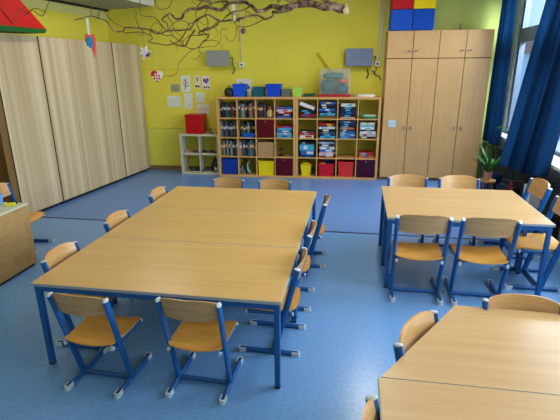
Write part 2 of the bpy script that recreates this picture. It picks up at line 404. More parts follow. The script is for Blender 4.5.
# red and green acoustic wedge
t = thing('acoustic_panel', 'big red sloping wall panel with green underside, top left corner', 'panel', LF(-3.2, 0, 0), LA)
o = MB(); o.prism([(-.9, 2.475), (.683, 2.492), (.316, 2.805), (.12, 2.97), (-.9, 2.97)], .2, 'y', -.16); o.build('red_face', C(205, 22, 20), t)
o = MB(); o.prism([(-.9, 2.395), (.655, 2.438), (.69, 2.49), (-.9, 2.473)], .2, 'y', -.165); o.build('green_base', C(20, 92, 30), t)
MB().tube([(.13, -.162, 2.51), (-.02, -.162, 2.68), (-.24, -.162, 2.95)], .008, 6).build('seam', C(120, 40, 12), t)

# ------------------------------------------------------------------ right cabinet
CP = (.49, 8.134)
for k, lab in enumerate(('left half of the tall beech cabinet, beside the bookcase', 'right half of the tall beech cabinet, beside the curtain')):
    w = .85; t = thing('tall_cabinet', lab, 'cabinet', BK(k*w+.0, 0, 0, CP), RB, 'tall beech cabinets')
    o = MB(); o.box(0, w, .021, .40, .05, 2.55); o.build('body', M['cab'], t); MB().box(.002, w-.002, .0185, .0208, .055, 2.545).build('gap_shade', C(70, 44, 24), t)  # dark sheet behind the doors paints the shade in their gaps
    MB().box(0, w, .04, .38, 0, .05).build('plinth', C(150, 112, 66), t)
    for j in range(2):
        a = j*w/2+.005; b_ = (j+1)*w/2-.005
        d = MB().box(a, b_, 0, .018, .055, 2.103, .002).build('door', M['cab'], t)
        hx = (b_-.055) if j == 0 else (a+.055)
        MB().tube([(hx, -.028, .925), (hx, -.028, .975)], .012, 8).tube([(hx, 0, .95), (hx, -.028, .95)], .005, 6).build('handle', M['metal'], d)
        d = MB().box(a, b_, 0, .018, 2.115, 2.548, .002).build('upper_door', M['cab'], t)
        MB().tube([(hx-.03, -.024, 2.222), (hx+.03, -.024, 2.238)], .011, 8).tube([(hx, 0, 2.23), (hx, -.024, 2.23)], .005, 6).build('handle', M['metal'], d)
o = MB().box(0, .13, -.004, 0, 0, .125).build('paper_note', C(196, 216, 232), loc=BK(.10, -.0015, .96, CP), rotz=RB); tag(o, 'small pale blue note taped to the left cabinet door', 'note')
for s0, z0, c, lab in ((.012, 2.553, (0, 78, 188), 'blue padded cube on the cabinet, left of the lower two'), (.362, 2.553, (0, 72, 176), 'blue padded cube on the cabinet, right of the lower two'),
                       (.012, 2.875, (206, 8, 22), 'red padded cube on top of the stacked cubes'), (.362, 2.875, (252, 216, 0), 'yellow padded cube on top of the stacked cubes')):
    o = MB().box(0, .342, -.03, .30, 0, .318, .008).build('padded_cube', C(*c), loc=BK(s0+.02, 0, z0-.001, CP), rotz=RB); tag(o, lab, 'cube', 'padded cubes on the tall cabinet')
o = MB(); o.lathe([(.03, 0), (.03, .01), (.008, .02), (.006, .08), (.012, .09), (.0, .1)], 12); o = o.build('small_figure', C(90, 60, 50), loc=BK(1.17, .1, 2.55, CP)); tag(o, 'tiny dark stick figure standing on top of the tall cabinet', 'figurine')

# ------------------------------------------------------------------ bookcases
IH = .336
BW = (1.454, 1.494); BS = (-.028, 1.430); IWS = [(w-.08-.054)/4 for w in BW]
def bookcase(u, label):
    t = thing('bookcase', label, 'bookcase', BK(BS[u], 0, 0), RB, 'beech grid bookcases'); w = BW[u]; IW = IWS[u]
    MB().box(0, w, 0, .39, 1.438, 1.478, .003).build('top_board', M['shelf'], t)
    MB().box(0, w, 0, .39, 0, .04, .003).build('base_board', M['shelf'], t)
    MB().box(0, .04, 0, .39, .04, 1.438).build('side_panel', M['shelf'], t); MB().box(w-.04, w, 0, .39, .04, 1.438).build('side_panel', M['shelf'], t)
    for i in (1, 2, 3):
        z = .04+i*(IH)+(i-1)*.018; MB().box(.04, w-.04, .003, .387, z, z+.018).build('shelf_board', M['shelf'], t)
        x = .04+i*IW+(i-1)*.018
        for j in range(4):
            zz = .04+j*(IH+.018); MB().box(x, x+.018, .003, .387, zz, zz+IH).build('divider', M['shelf'], t)
    return t
bookcase(0, 'beech grid bookcase on the left, full of books'); bookcase(1, 'beech grid bookcase on the right, full of games')
def cell(u, r, c):
    global IW
    IW = IWS[u]; return (BS[u]+.04+c*(IW+.018), .04+(3-r)*(IH+.018)+.0005)
ROW = ['top row', 'second row', 'third row', 'bottom row']; CO = ['first', 'second', 'third', 'fourth']; UN = ['left bookcase', 'right bookcase']
ORD = ['leftmost', 'second', 'third', 'fourth', 'fifth', 'sixth', 'seventh', 'eighth', 'ninth', 'tenth', 'eleventh', 'twelfth', 'thirteenth', 'fourteenth', 'fifteenth']
def where(u, r, c): return '%s, %s compartment, %s' % (ROW[r], CO[c], UN[u])
CN = {'navy': (30, 42, 78), 'grey': (110, 118, 120), 'dark grey': (58, 62, 68), 'teal': (40, 110, 118), 'white': (214, 214, 206), 'orange': (206, 110, 44), 'red': (176, 36, 36),
      'brown': (112, 74, 48), 'green': (60, 110, 66), 'pale blue': (130, 168, 196), 'black': (26, 26, 30), 'blue': (40, 96, 178), 'yellow': (216, 186, 60), 'purple': (92, 60, 120), 'pink': (214, 140, 150), 'cyan': (70, 170, 206)}
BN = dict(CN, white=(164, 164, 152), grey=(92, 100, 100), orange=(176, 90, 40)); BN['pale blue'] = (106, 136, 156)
def books(u, r, c, cols, hmax=.30, hmin=.24, x1=None, lean=0, t0=.05, x0=0):
    s0, z0 = cell(u, r, c); x = s0+.006+x0; end = s0+(x1 or IWS[u])-.006; n = len(cols)
    ws = [rnd.uniform(.7, 1.3) for _ in cols]; tot = sum(ws); avail = end-x
    for i, cn in enumerate(cols):
        w = ws[i]/tot*avail-.0015; hh = rnd.uniform(hmin, hmax); dd = rnd.uniform(.18, .24)
        ft = t0+rnd.uniform(0, .03)
        t = thing('book', '%s book, %s from left, %s' % (cn, ORD[i], where(u, r, c)) if i else '%s book, leftmost, %s' % (cn, where(u, r, c)), 'book', BK(x+w/2, ft, z0), RB, 'books in the %s' % where(u, r, c))
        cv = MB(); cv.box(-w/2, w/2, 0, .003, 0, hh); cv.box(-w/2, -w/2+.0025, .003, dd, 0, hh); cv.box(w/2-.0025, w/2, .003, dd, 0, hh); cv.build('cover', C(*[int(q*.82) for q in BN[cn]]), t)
        MB().box(-w/2+.0027, w/2-.0027, .0035, dd-.004, .003, hh-.004).build('pages', C(150, 144, 128), t)
        if w > .018:
            MB().box(-w/2+.004, w/2-.004, -.0006, 0, hh*.55, hh*.72).build('spine_label', C(*rnd.choice([(220, 214, 196), (226, 190, 90), (200, 210, 220), (186, 80, 60)])), t)
        x += w+.0015
def games(u, r, c, items, t0=.03, w0=.278):
    s0, z0 = cell(u, r, c); z = z0; n = len(items); k_ = min(1.25, .31/sum(q[1] for q in items)); items = [(q[0], q[1]*k_) for q in items]
    for i, (cn, hh) in enumerate(items):
        w = w0+rnd.uniform(-.03, .02); dx = rnd.uniform(-.012, .012); ft = t0+rnd.uniform(-.01, .03)
        pos = 'topmost' if i == n-1 else ('undermost' if i == 0 else ORD[i]+' from below')
        if n == 1: pos = 'alone'
        t = thing('game_box', '%s game box, %s, %s' % (cn, pos, where(u, r, c)), 'game box', BK(s0+IW/2+dx, ft, z), RB+R(rnd.uniform(-3, 3)), 'game boxes in the %s' % where(u, r, c))
        MB().box(-w/2, w/2, 0, .24, 0, hh-.0008, .002).build('box', C(*CN[cn]), t)
        o2 = rnd.choice([k for k in ('white', 'cyan', 'blue', 'red', 'yellow', 'white', 'pale blue') if k != cn])
        a = rnd.uniform(-.1, 0)
        MB().box(a, a+rnd.uniform(.06, .12), -.0008, 0, hh*.2, hh*.8).build('print', C(*CN[o2]), t)
        z += hh
def bin_(name, label, cat, loc, w, d, hh, col, rim=True, taper=.88, rz=RB, group=None, knob=False):
    t = thing(name, label, cat, loc, rz, group)
    o = MB(); a, b_ = w/2, d/2; k = taper; th = .006
    def ring(s, z, ins=0): return [o.bm.verts.new(((x*(a*s-ins)), (y*(b_*s-ins)), z)) for x, y in ((-1, -1), (1, -1), (1, 1), (-1, 1))]
    A = ring(k, 0); B = ring(1, hh); Cc = ring(1, hh, th); D = ring(k, th, th)
    for P, Q in ((A, B), (B, Cc), (Cc, D)):
        for i in range(4): o.bm.faces.new((P[i], P[(i+1) % 4], Q[(i+1) % 4], Q[i]))
    o.bm.faces.new(A[::-1]); o.bm.faces.new(D)
    o.build('body', col, t)
    if rim:
        o = MB(); z0, z1 = hh-.02, hh+.004; e = .006
        o.box(-a-e, a+e, -b_-e, -b_, z0, z1); o.box(-a-e, a+e, b_, b_+e, z0, z1); o.box(-a-e, -a, -b_, b_, z0, z1); o.box(a, a+e, -b_, b_, z0, z1); o.build('rim', col, t)
    return t
def insert(u, r, c, col, cn):
    s0, z0 = cell(u, r, c)
    t = thing('drawer_insert', '%s closed door insert filling the %s' % (cn, where(u, r, c)), 'insert', BK(s0+IW/2, .006, z0), RB)
    MB().box(-IW/2+.003, IW/2-.003, 0, .014, .003, IH-.003, .002).build('front', col, t)
    MB().box(-IW/2+.004, IW/2-.004, .014, .33, .004, IH-.004).build('carcass', C(70, 44, 40), t)
    MB().lathe([(.0, 0), (.012, .002), (.012, .012), (.006, .018), (0, .018)], 10).build('knob', M['metal'], t, loc=(0, -.001, IH*.88)).rotation_euler.x = R(90)

books(0, 0, 0, ['black', 'dark grey', 'navy', 'grey', 'teal', 'dark grey', 'brown', 'orange', 'dark grey', 'brown'], .27, .22, t0=.1)
books(0, 0, 1, ['teal', 'grey', 'white', 'pale blue', 'black', 'black', 'orange', 'white', 'grey', 'orange'], .30, .24)
books(0, 0, 2, ['dark grey', 'brown', 'purple', 'dark grey', 'grey'], .28, .22, x1=.17, t0=.09)
games(0, 0, 3, [('blue', .03), ('navy', .035), ('red', .03), ('white', .03), ('blue', .035)])
books(0, 1, 0, ['white', 'grey', 'dark grey', 'grey', 'navy', 'dark grey', 'grey', 'black', 'grey', 'dark grey'], .29, .25)
books(0, 1, 1, ['dark grey', 'green', 'grey', 'navy', 'white', 'dark grey', 'teal', 'black', 'grey'], .28, .22, t0=.12)
insert(0, 1, 2, C(92, 4, 18), 'dark red')
games(0, 1, 3, [('cyan', .04), ('pale blue', .04), ('blue', .03), ('cyan', .035), ('red', .025)])
books(0, 2, 0, ['grey', 'white', 'dark grey', 'white', 'navy', 'white', 'dark grey', 'grey', 'pale blue'], .30, .27)
books(0, 2, 1, ['white', 'red', 'grey', 'navy', 'teal', 'pale blue', 'grey', 'brown'], .30, .24)
insert(0, 3, 3, C(84, 2, 26), 'dark crimson'); insert(1, 3, 3, C(58, 4, 40), 'dark purple')
s0, z0 = cell(0, 2, 2); bin_('cardboard_box', 'beige open cardboard box in the third row of the left bookcase', 'box', BK(s0+IW/2, .18, z0), .30, .30, .27, C(182, 142, 96), rim=False, taper=.98)
s0, z0 = cell(0, 3, 0); bin_('storage_bin', 'dark blue bin in the bottom left compartment of the left bookcase', 'bin', BK(s0+IW/2, .18, z0), .30, .32, .30, C(18, 56, 150), taper=.96)
s0, z0 = cell(0, 3, 2); bin_('storage_bin', 'bright yellow bin on the bottom row of the left bookcase', 'bin', BK(s0+IW/2, .18, z0), .29, .32, .27, C(236, 210, 16), taper=.96)
s0, z0 = cell(0, 1, 1); bin_('tray', 'low blue tray lying in front of books, second row of left bookcase', 'tray', BK(s0+IW/2+.03, .055, z0), .22, .09, .07, C(26, 90, 180), taper=.85)
# soft bag beside the books
s0, z0 = cell(0, 0, 2); t = thing('cloth_bag', 'crumpled beige cloth bag right of the books, top row of left bookcase', 'bag', BK(s0+.245, .12, z0), RB)
o = MB(); o.lathe([(.05, 0), (.07, .02), (.075, .07), (.06, .12), (.03, .15), (.028, .17), (.045, .19), (.02, .195)], 14)
for v in o.bm.verts: v.co += Vector((rnd.uniform(-.006, .006), rnd.uniform(-.006, .006), 0))
o.build('sack', C(196, 172, 120), t, True); MB().lathe([(.031, .152), (.034, .156), (.034, .164), (.031, .168)], 14).build('tie', C(150, 90, 60), t)
# magazines slumped in the bottom compartment
s0, z0 = cell(0, 3, 1); t = thing('wavy_folder', 'pale green sheet curling in the second bottom compartment of the left bookcase', 'folder', BK(s0+.20, .06, z0), RB)
for nm, a0, mt in (('outer_sheet', .0, C(168, 208, 190)), ('inner_sheet', .03, C(76, 176, 150))):
    pts = [(.02-.10*math.cos(R(a))*(.8+a0)+0, .02+(.10-a0)*(1+math.sin(R(a)))*1.25) for a in range(-80, 70, 12)]
    poly = pts+[(p[0]+.012, p[1]+.006) for p in pts[::-1]]
    MB().prism(poly, .22, 'y', a0*.2).build(nm, mt, t)
books(0, 3, 1, ['white', 'dark grey', 'white', 'grey', 'white'], .16, .08, x1=.10, t0=.05)
# dark plush in an open compartment
s0, z0 = cell(0, 2, 3); t = thing('desk_lamp', 'small black lamp in the third row, last compartment of left bookcase', 'lamp', BK(s0+.09, .14, z0), RB)
MB().lathe([(.055, 0), (.055, .012), (.02, .03), (.012, .04), (0, .04)], 16).build('base', M['black'], t); MB().tube([(0, 0, .03), (.01, 0, .09), (-.02, 0, .14)], .008, 8).build('arm', M['black'], t)
MB().lathe([(.05, .10), (.046, .11), (.02, .16), (.0, .17)], 16).build('shade', M['black'], t)
# right bookcase
games(1, 0, 0, [('dark grey', .03), ('red', .03), ('black', .03), ('navy', .03)])
s0, z0 = cell(1, 0, 0); o = MB(); o.box(-.14, .14, 0, .22, 0, .06, .003, rot=Matrix.Rotation(R(20), 3, 'Y'), piv=(0, 0, 0)); o = o.build('game_box', C(226, 220, 222), loc=BK(s0+.15, .04, z0+.19), rotz=RB); tag(o, 'white box lying tilted on the pile in the top left compartment, right bookcase', 'game box')
games(1, 0, 1, [('green', .045), ('cyan', .03), ('navy', .03), ('blue', .035), ('black', .03), ('navy', .03), ('blue', .035)])
games(1, 0, 2, [('pink', .025), ('black', .03), ('navy', .045), ('navy', .035), ('black', .03), ('white', .045)])
s0, z0 = cell(1, 0, 3); t = thing('curved_tray', 'teal and green curved letter tray, top row, last compartment of right bookcase', 'tray', BK(s0+IW/2, .06, z0), RB)
po = [(.005+.15*math.cos(R(a)), .20+.18*math.sin(R(a))) for a in range(185, 300, 12)]; po = [(-.15, .24)]+[(-.145+.04*i, .10*math.exp(-i*.9)+.02) for i in range(8)]
MB().prism(po+[(p[0], p[1]-.016) for p in po[::-1]], .25, 'y', 0).build('outer_shell', C(24, 150, 150), t)
MB().box(-.10, .14, -.004, .2, .025, .045).build('lower_sheet', C(70, 170, 90), t); MB().box(-.06, .14, .0, .2, .046, .06).build('white_sheet', C(220, 222, 214), t)
games(1, 1, 0, [('white', .045), ('red', .03), ('dark grey', .025)])
games(1, 1, 1, [('cyan', .035), ('navy', .03), ('blue', .03), ('black', .04), ('white', .03), ('navy', .025), ('red', .025)])
games(1, 1, 2, [('blue', .04), ('pale blue', .03), ('blue', .04), ('navy', .03), ('orange', .03), ('black', .025), ('navy', .04), ('blue', .03)])
games(1, 1, 3, [('black', .03), ('white', .04), ('white', .035), ('purple', .03), ('white', .03), ('pale blue', .035), ('white', .03)])
games(1, 2, 0, [('navy', .03), ('blue', .07), ('cyan', .09), ('black', .04)])
games(1, 2, 1, [('red', .03), ('white', .03), ('pink', .025), ('blue', .035), ('white', .04), ('navy', .04), ('pale blue', .03)])
games(1, 2, 3, [('orange', .045), ('red', .04)])
s0, z0 = cell(1, 3, 0); t = bin_('toy_bucket', 'yellow bucket heaped with yellow blocks, bottom left of right bookcase', 'bucket', BK(s0+IW/2-.02, .15, z0), .19, .22, .20, C(240, 214, 24), taper=.82)
for k in range(7):
    o = MB().box(-.022, .022, -.022, .022, 0, .035, .003).build('toy_block', C(240, 214, 24), loc=BK(s0+IW/2-.02-.06+.035*(k % 4), .09+.06*(k//4)+.02, z0+.195+.006*(k % 3)), rotz=R(20*k)); tag(o, 'small yellow toy block heaped in the yellow bucket', 'block', 'yellow blocks heaped in the bucket')
MB().box(-.08, .08, -.09, .09, .15, .194).build('filling', C(228, 200, 30), t)
for c, lab, xx in ((1, 'red bin with toys on top, second from left on the bottom row', 0), (2, 'plain lighter red bin, third on the bottom row of right bookcase', 1)):
    s0, z0 = cell(1, 3, c); b1 = bin_('storage_bin', lab, 'bin', BK(s0+IW/2, .18, z0), .28, .32, .24 if c == 1 else .28, C(204, 24, 52) if c == 1 else C(214, 50, 54), taper=.9)
    if c == 1: MB().box(-.115, .115, -.13, .13, .02, .199).build('filling', C(120, 30, 50), b1)
s0, z0 = cell(1, 3, 1)
o = MB(); o.lathe([(0, 0), (.05, .02), (.07, .05), (.05, .08), (0, .095)], 14); o = o.build('toy_ball', C(20, 50, 130), smooth=True, loc=BK(s0+.218, .17, z0+.2)); tag(o, 'dark blue ball poking out of the red bin', 'ball')
o = MB().box(-.05, .05, -.04, .04, 0, .05, .008).build('toy_block', C(224, 160, 40), loc=BK(s0+.095, .12, z0+.2), rotz=R(12)); tag(o, 'orange toy block at the left in the red bin', 'block')

# things standing on the bookcases
ZT = 1.4785
t = thing('dark_pouch', 'round black pouch at the left end on top of the bookcases', 'bag', BK(.20, .12, ZT), RB)
MB().lathe([(.05, 0), (.085, .02), (.092, .07), (.085, .12), (.05, .155), (0, .165)], 18).build('body', M['black'], t, True); MB().tube([(-.03, 0, .15), (-.02, 0, .19), (.02, 0, .19), (.03, 0, .15)], .006, 6).build('handle', M['black'], t)
bin_('storage_bin', 'bright blue open bin on the bookcase beside the black pouch', 'bin', BK(.40, .15, ZT), .235, .26, .215, C(24, 84, 214), taper=.86)
t = thing('wicker_basket', 'small grey basket between the blue and teal bins on the bookcase', 'basket', BK(.58, .10, ZT), RB)
MB().lathe([(.045, 0), (.058, .03), (.06, .1), (.055, .1), (.05, .01), (0, .01)], 16).build('body', C(150, 150, 120), t); MB().lathe([(.056, .095), (.063, .10), (.063, .115), (.056, .12)], 16).build('rim', C(196, 190, 150), t)
bin_('storage_bin', 'dark teal bin between the two blue bins on the bookcase', 'bin', BK(.745, .16, ZT), .205, .26, .165, C(34, 92, 110), taper=.92)
bin_('storage_bin', 'wide deep blue open bin, right of the teal one on the bookcase', 'bin', BK(1.025, .15, ZT), .27, .27, .215, C(24, 72, 196), taper=.84)
bin_('storage_bin', 'small grey bin right of the wide blue one on the bookcase', 'bin', BK(1.255, .15, ZT), .145, .2, .12, C(96, 112, 104), taper=.92)
bin_('storage_bin', 'pale lime green bin on the bookcase above the middle uprights', 'bin', BK(1.455, .15, ZT), .165, .2, .155, C(176, 214, 84), taper=.88)
bin_('tray', 'flat dark green tray beside the clear box on the bookcase', 'tray', BK(1.66, .15, ZT), .19, .2, .045, C(50, 84, 60), taper=.95)
# clear box with red lid as its base
t = thing('clear_storage_box', 'large clear plastic box of cloths with a red base', 'storage box', BK(2.11, .19, ZT), RB)
MB().box(-.285, .285, -.17, .17, 0, .04, .006).build('red_base', C(180, 20, 44), t)
o = MB(); th = .004
for b4 in ((-.265, .265, -.155, -.155+th), (-.265, .265, .155-th, .155), (-.265, -.265+th, -.155+th, .155-th), (.265-th, .265, -.155+th, .155-th)): o.box(*b4, .041, .47)
o.box(-.275, .275, -.165, .165, .47, .478); o.build('clear_shell', M['clearbox'], t)
for cx_, cz, rx, ry, rz_, colr, lab in ((-.125, .17, .128, .14, .125, (16, 84, 72), 'dark green cloth heaped inside the clear box, left side'), (.128, .13, .124, .14, .088, (14, 74, 84), 'teal cloth heaped inside the clear box, lower right'),
        (.150, .262, .10, .12, .045, (206, 96, 84), 'pinkish cloth inside the clear box on the teal one'), (-.03, .352, .19, .13, .057, (40, 110, 96), 'green cloth topmost inside the clear box')):
    o = MB(); bmesh.ops.create_icosphere(o.bm, subdivisions=3, radius=1)
    for v in o.bm.verts:
        d = v.co.normalized(); k = 1-.07*abs(math.sin(d.x*5+cx_*20)*math.cos(d.z*6+d.y*4))
        f_ = lambda q: math.copysign(abs(q)**.7, q)
        v.co = Vector((f_(d.x)*rx*k, f_(d.y)*ry*k, f_(d.z)*rz_*k))
    o = o.build('folded_cloth', C(*colr), smooth=True, loc=BK(2.11+cx_, .19, ZT+cz), rotz=RB); tag(o, lab, 'cloth', 'cloths in the clear box')
# sheets of paper lying flat on the right end
for k in range(4):
    o = MB().box(-.15, .15, -.1, .1, 0, .010).build('paper_stack', C(232, 226, 206), loc=BK(2.64+.03*(k % 2)-.02*(k == 3), .13, ZT+.0102*k), rotz=RB+R(6*k-8)); tag(o, 'white papers lying flat at the right end of the bookcases, %s' % ['undermost', 'second from below', 'third from below', 'topmost'][k], 'paper', 'papers on the bookcase')
# yellow tube leaning on the wall behind the clear box
a = WL(3.49, .12, 1.50); b_ = WL(3.27, .035, 2.0)
o = MB().tube([BK(2.38, .405, ZT+.02), BK(1.80, .405, 2.23)], .02, 12).build('cardboard_tube', C(232, 190, 20), smooth=True); tag(o, 'yellow tube leaning on the wall behind the clear box', 'tube')

# ------------------------------------------------------------------ low grey shelf
LPp = (-3.29, 8.06); W_ = .760
t = thing('cube_shelf', 'low pale grey four-cube shelf left of the bookcases', 'shelf', (*LPp, 0), RB)
MB().box(0, W_, 0, .32, .745, .785, .003).build('top_board', M['greyshelf'], t); MB().box(0, W_, 0, .32, 0, .04, .003).build('base_board', M['greyshelf'], t)
MB().box(0, .04, 0, .32, .04, .745).build('side_panel', M['greyshelf'], t); MB().box(W_-.04, W_, 0, .32, .04, .745).build('side_panel', M['greyshelf'], t)
MB().box(.04, W_-.04, .003, .317, .382, .402).build('shelf_board', M['greyshelf'], t)
MB().box(W_/2-.009, W_/2+.009, .003, .317, .04, .382).build('divider', M['greyshelf'], t); MB().box(W_/2-.009, W_/2+.009, .003, .317, .402, .745).build('divider', M['greyshelf'], t)
def shoe(loc, rz, col, lab, L=.17):
    t = thing('shoe', lab, 'shoe', loc, rz, 'shoes in the grey shelf')
    o = MB(); n = 10
    prof = [(-.5, .30, .36), (-.4, .36, .44), (-.2, .34, .46), (0, .34, .34), (.2, .38, .24), (.38, .36, .18), (.5, .2, .1)]
    rings = []
    for x, w, z in prof:
        rings.append([o.bm.verts.new((x*L, w*L*.5*math.cos(a), .012+z*L*math.sin(a)*.9)) for a in [math.pi*k/8 for k in range(9)]])
    for a, b_ in zip(rings, rings[1:]):
        for k in range(8): o.bm.faces.new((a[k], a[k+1], b_[k+1], b_[k]))
        o.bm.faces.new((a[0], b_[0], b_[8], a[8]))
    o.bm.faces.new(rings[0]); o.bm.faces.new(rings[-1][::-1]); o.build('upper', col, t, True)
    MB().prism([(-.51*L, -.15*L), (.1*L, -.19*L), (.4*L, -.19*L), (.53*L, -.08*L), (.53*L, .08*L), (.4*L, .19*L), (.1*L, .19*L), (-.51*L, .15*L)], .012, 'z', 0).build('sole', C(210, 206, 200), t)
def LS(s, tt, z): return BK(s, tt, z, LPp)
shoe(LS(.125, .10, .4022), RB+R(-5), C(170, 120, 124), 'pinkish shoe at left in the upper left cube of the grey shelf', .145)
shoe(LS(.285, .11, .4022), RB+R(8), C(110, 70, 76), 'dark red shoe at right in the upper left cube of the grey shelf', .145)
shoe(LS(.48, .10, .4022), RB+R(0), M['black'], 'black shoe at left in the upper right cube of the grey shelf', .15)
shoe(LS(.628, .11, .4022), RB+R(-8), M['black'], 'black shoe at right in the upper right cube of the grey shelf', .15)
shoe(LS(.24, .10, .0402), RB+R(25), C(40, 40, 44), 'dark shoe in the lower left cube of the grey shelf', .20)
shoe(LS(.468, .08, .0402), RB+R(25), C(60, 60, 60), 'dark grey shoe in the lower right cube of the grey shelf', .14)
t = thing('gym_bag', 'black bag with a white tag slumped in the lower right cube', 'bag', LS(.632, .18, .0402), RB)
MB().lathe([(.06, 0), (.085, .03), (.08, .12), (.06, .19), (.025, .25), (0, .27)], 16).build('sack', M['black'], t, True); MB().box(.005, .045, -.098, -.085, .03, .09).build('tag', C(226, 224, 214), t)
# red box and jars
t = thing('red_box', 'glossy red box standing on the low grey shelf', 'box', LS(.30, .15, .7852), RB)
MB().box(-.165, .165, -.14, .14, 0, .315, .006).build('body', C(186, 18, 24, .35), t); MB().box(-.172, .172, -.147, .147, .316, .36, .006).build('lid', C(186, 18, 24, .35), t)
for k, (s, hh, cn, lab) in enumerate(((.535, .07, (150, 120, 80), 'small brown jar right of the red box'), (.60, .10, (120, 100, 60), 'taller brown jar nearest the bookcase'), (.68, .06, (210, 190, 130), 'small pale jar at the right end of the grey shelf'))):
    t = thing('jar', lab, 'jar', LS(s, .1, .7852), RB, 'jars on the grey shelf'); MB().lathe([(.022, 0), (.026, .01), (.026, hh-.02), (.018, hh-.01), (0, hh-.01)], 14).build('body', C(*cn), t); MB().lathe([(.02, hh-.0095), (.02, hh), (0, hh)], 14).build('lid', C(90, 70, 50), t)

# ------------------------------------------------------------------ wall items
def sheet(s1, s2, z1, z2, label, col=(232, 232, 214), draw=None, name='drawing', rot=0, t0=.003):
    t = thing(name, label, 'drawing' if name == 'drawing' else 'paper', WL((s1+s2)/2, t0, (z1+z2)/2), RB, 'papers pinned to the yellow wall')
    w, hh = abs(s2-s1)/2, abs(z2-z1)/2
    MB().box(-w, w, -.0015, 0, -hh, hh).build('sheet', C(*col), t)
    if draw: draw(t, w, hh)
    return t
def strokes(colr, lines, nm='ink'):
    def f(t, w, hh):
        o = MB()
        for ln in lines: o.tube([(x*w, -.0022, z*hh) for x, z, *_ in ln[1:]], ln[0], 5)
        o.build(nm, C(*colr), t)
    return f
def blobs(lst):
    def f(t, w, hh):
        for nm, cx_, cz, rx, rz_, colr in lst:
            MB().prism([(cx_*w+rx*w*math.cos(a), cz*hh+rz_*hh*math.sin(a)) for a in [2*math.pi*k/12 for k in range(12)]], -.0015, 'y', -.003).build(nm, C(*colr), t)
    return f
sheet(.607, .783, 1.547, 1.686, 'small grey sheet pinned left of the black plant drawing', (160, 160, 130), strokes((110, 110, 100), [[.002, (-.8, .5), (.8, .5)], [.002, (-.8, 0), (.8, 0)], [.002, (-.8, -.5), (.6, -.5)]]), name='paper')
sheet(.82, 1.002, 1.542, 1.844, 'white sheet with a dark brush drawing of a sprig', (232, 232, 216), strokes((40, 44, 40), [[.006, (-.3, -.7), (0, 0), (.1, .7)], [.005, (0, 0), (.6, .2)], [.005, (-.05, -.2), (-.6, .1), (-.4, .2)], [.006, (.05, .3), (-.4, .55)], [.006, (-.1, -.35), (.5, -.3), (.7, -.1)]]))
sheet(1.089, 1.192, 1.605, 1.842, 'narrow picture of a figure with pink hat and black shoes', (232, 226, 200), blobs([('hat', 0, .45, .5, .4, (214, 150, 110)), ('shoe', -.45, -.62, .4, .18, (24, 22, 24)), ('shoe', .45, -.66, .4, .18, (24, 22, 24))]))
sheet(1.24, 1.388, 1.592, 1.836, 'white sheet with purple butterfly and black blots, rightmost of the upper row', (230, 222, 216), blobs([('wing', -.4, .35, .38, .3, (110, 70, 130)), ('wing', .4, .4, .38, .3, (120, 80, 140)), ('wing', 0, .05, .3, .2, (70, 40, 90)), ('blot', -.5, -.7, .22, .16, (30, 30, 34)), ('blot', .1, -.65, .2, .15, (30, 30, 34)), ('blot', .65, -.72, .22, .15, (30, 30, 34))]))
sheet(.514, .781, 1.26, 1.472, 'wide white sheet with faint pencil lines, lower left of the papers', (226, 228, 206), strokes((196, 200, 190), [[.002, (-.7, 0), (-.2, .2), (.2, -.1), (.7, .1)]]), t0=.004)
sheet(.852, 1.023, 1.223, 1.512, 'tall white sheet with a tiny dark scribble near its bottom', (230, 230, 214), strokes((90, 96, 90), [[.004, (-.1, -.5), (.2, -.4), (.1, -.6), (.4, -.55)]]))
sheet(1.089, 1.268, 1.338, 1.53, 'small white sheet with a pale round drawing, under the butterfly', (224, 228, 210), strokes((180, 190, 180), [[.003]+[(.5*math.cos(a*.7), .5*math.sin(a*.7)) for a in range(9)]]))
sheet(1.095, 1.356, 1.127, 1.311, 'white sheet with pink marks just above the red box', (230, 224, 206), strokes((206, 90, 100), [[.005, (-.7, .1), (-.5, -.2), (-.4, .2)], [.005, (-.1, .2), (.1, -.2), (.2, .2)], [.005, (.5, .2), (.6, -.3)]]))
t = sheet(1.899, 2.2, 1.50, 1.78, 'white papers pinned low on the wall behind the left bins', (226, 226, 210), blobs([('sketch', -.3, .3, .3, .25, (150, 160, 170)), ('sketch', .5, -.1, .25, .2, (70, 80, 110))]), name='paper')
def sockets(s, z, lab):
    t = thing('wall_socket', lab, 'socket', WL(s, 0.0, z), RB); MB().box(-.045, .045, -.045, 0, -.045, .045, .005).build('housing', M['white'], t); MB().lathe([(.02, 0), (.02, .006), (0, .006)], 14).build('plug', M['black'], t, loc=(0, -.045, 0)).rotation_euler.x = R(90)
for k, (s1, s2, z1, z2, lab) in enumerate(((1.383, 1.811, 2.013, 2.282, 'flat grey box on the wall above the children drawings'), (3.93, 4.409, 1.994, 2.288, 'flat blue-grey box on the wall left of the tall cabinet'))):
    t = thing('wall_display', lab, 'display', WL((s1+s2)/2, .0, (z1+z2)/2), RB, 'grey boxes on the back wall'); w, hh = (s2-s1)/2, (z2-z1)/2
    MB().box(-w, w, -.16, -.10, -hh, hh, .006).build('casing', C(150, 152, 144) if k == 0 else C(122, 136, 160), t); MB().box(-.08, .08, -.10, 0, -.06, .06).build('bracket', C(90, 96, 100), t)
    MB().tube([(w, -.12, .03-hh*.2), (w+.05, -.09, .02), (w+.04, -.04, -.1), (w+.08, -.03, -.2), (w+.03, -.02, -.28)], .008, 6).build('cable', M['black'], t)
sockets(2.02, 2.03, 'white wall socket with black plug beside the left grey wall box'); sockets(4.50, 2.03, 'white wall socket with plug beside the right grey wall box')
o = MB().box(-.011, .011, -.018, 0, 0, 1.26).build('cable_duct', C(214, 208, 150), loc=WL(2.02, 0, 2.085), rotz=RB); tag(o, 'thin white cable duct rising above the left bins', 'cable duct')
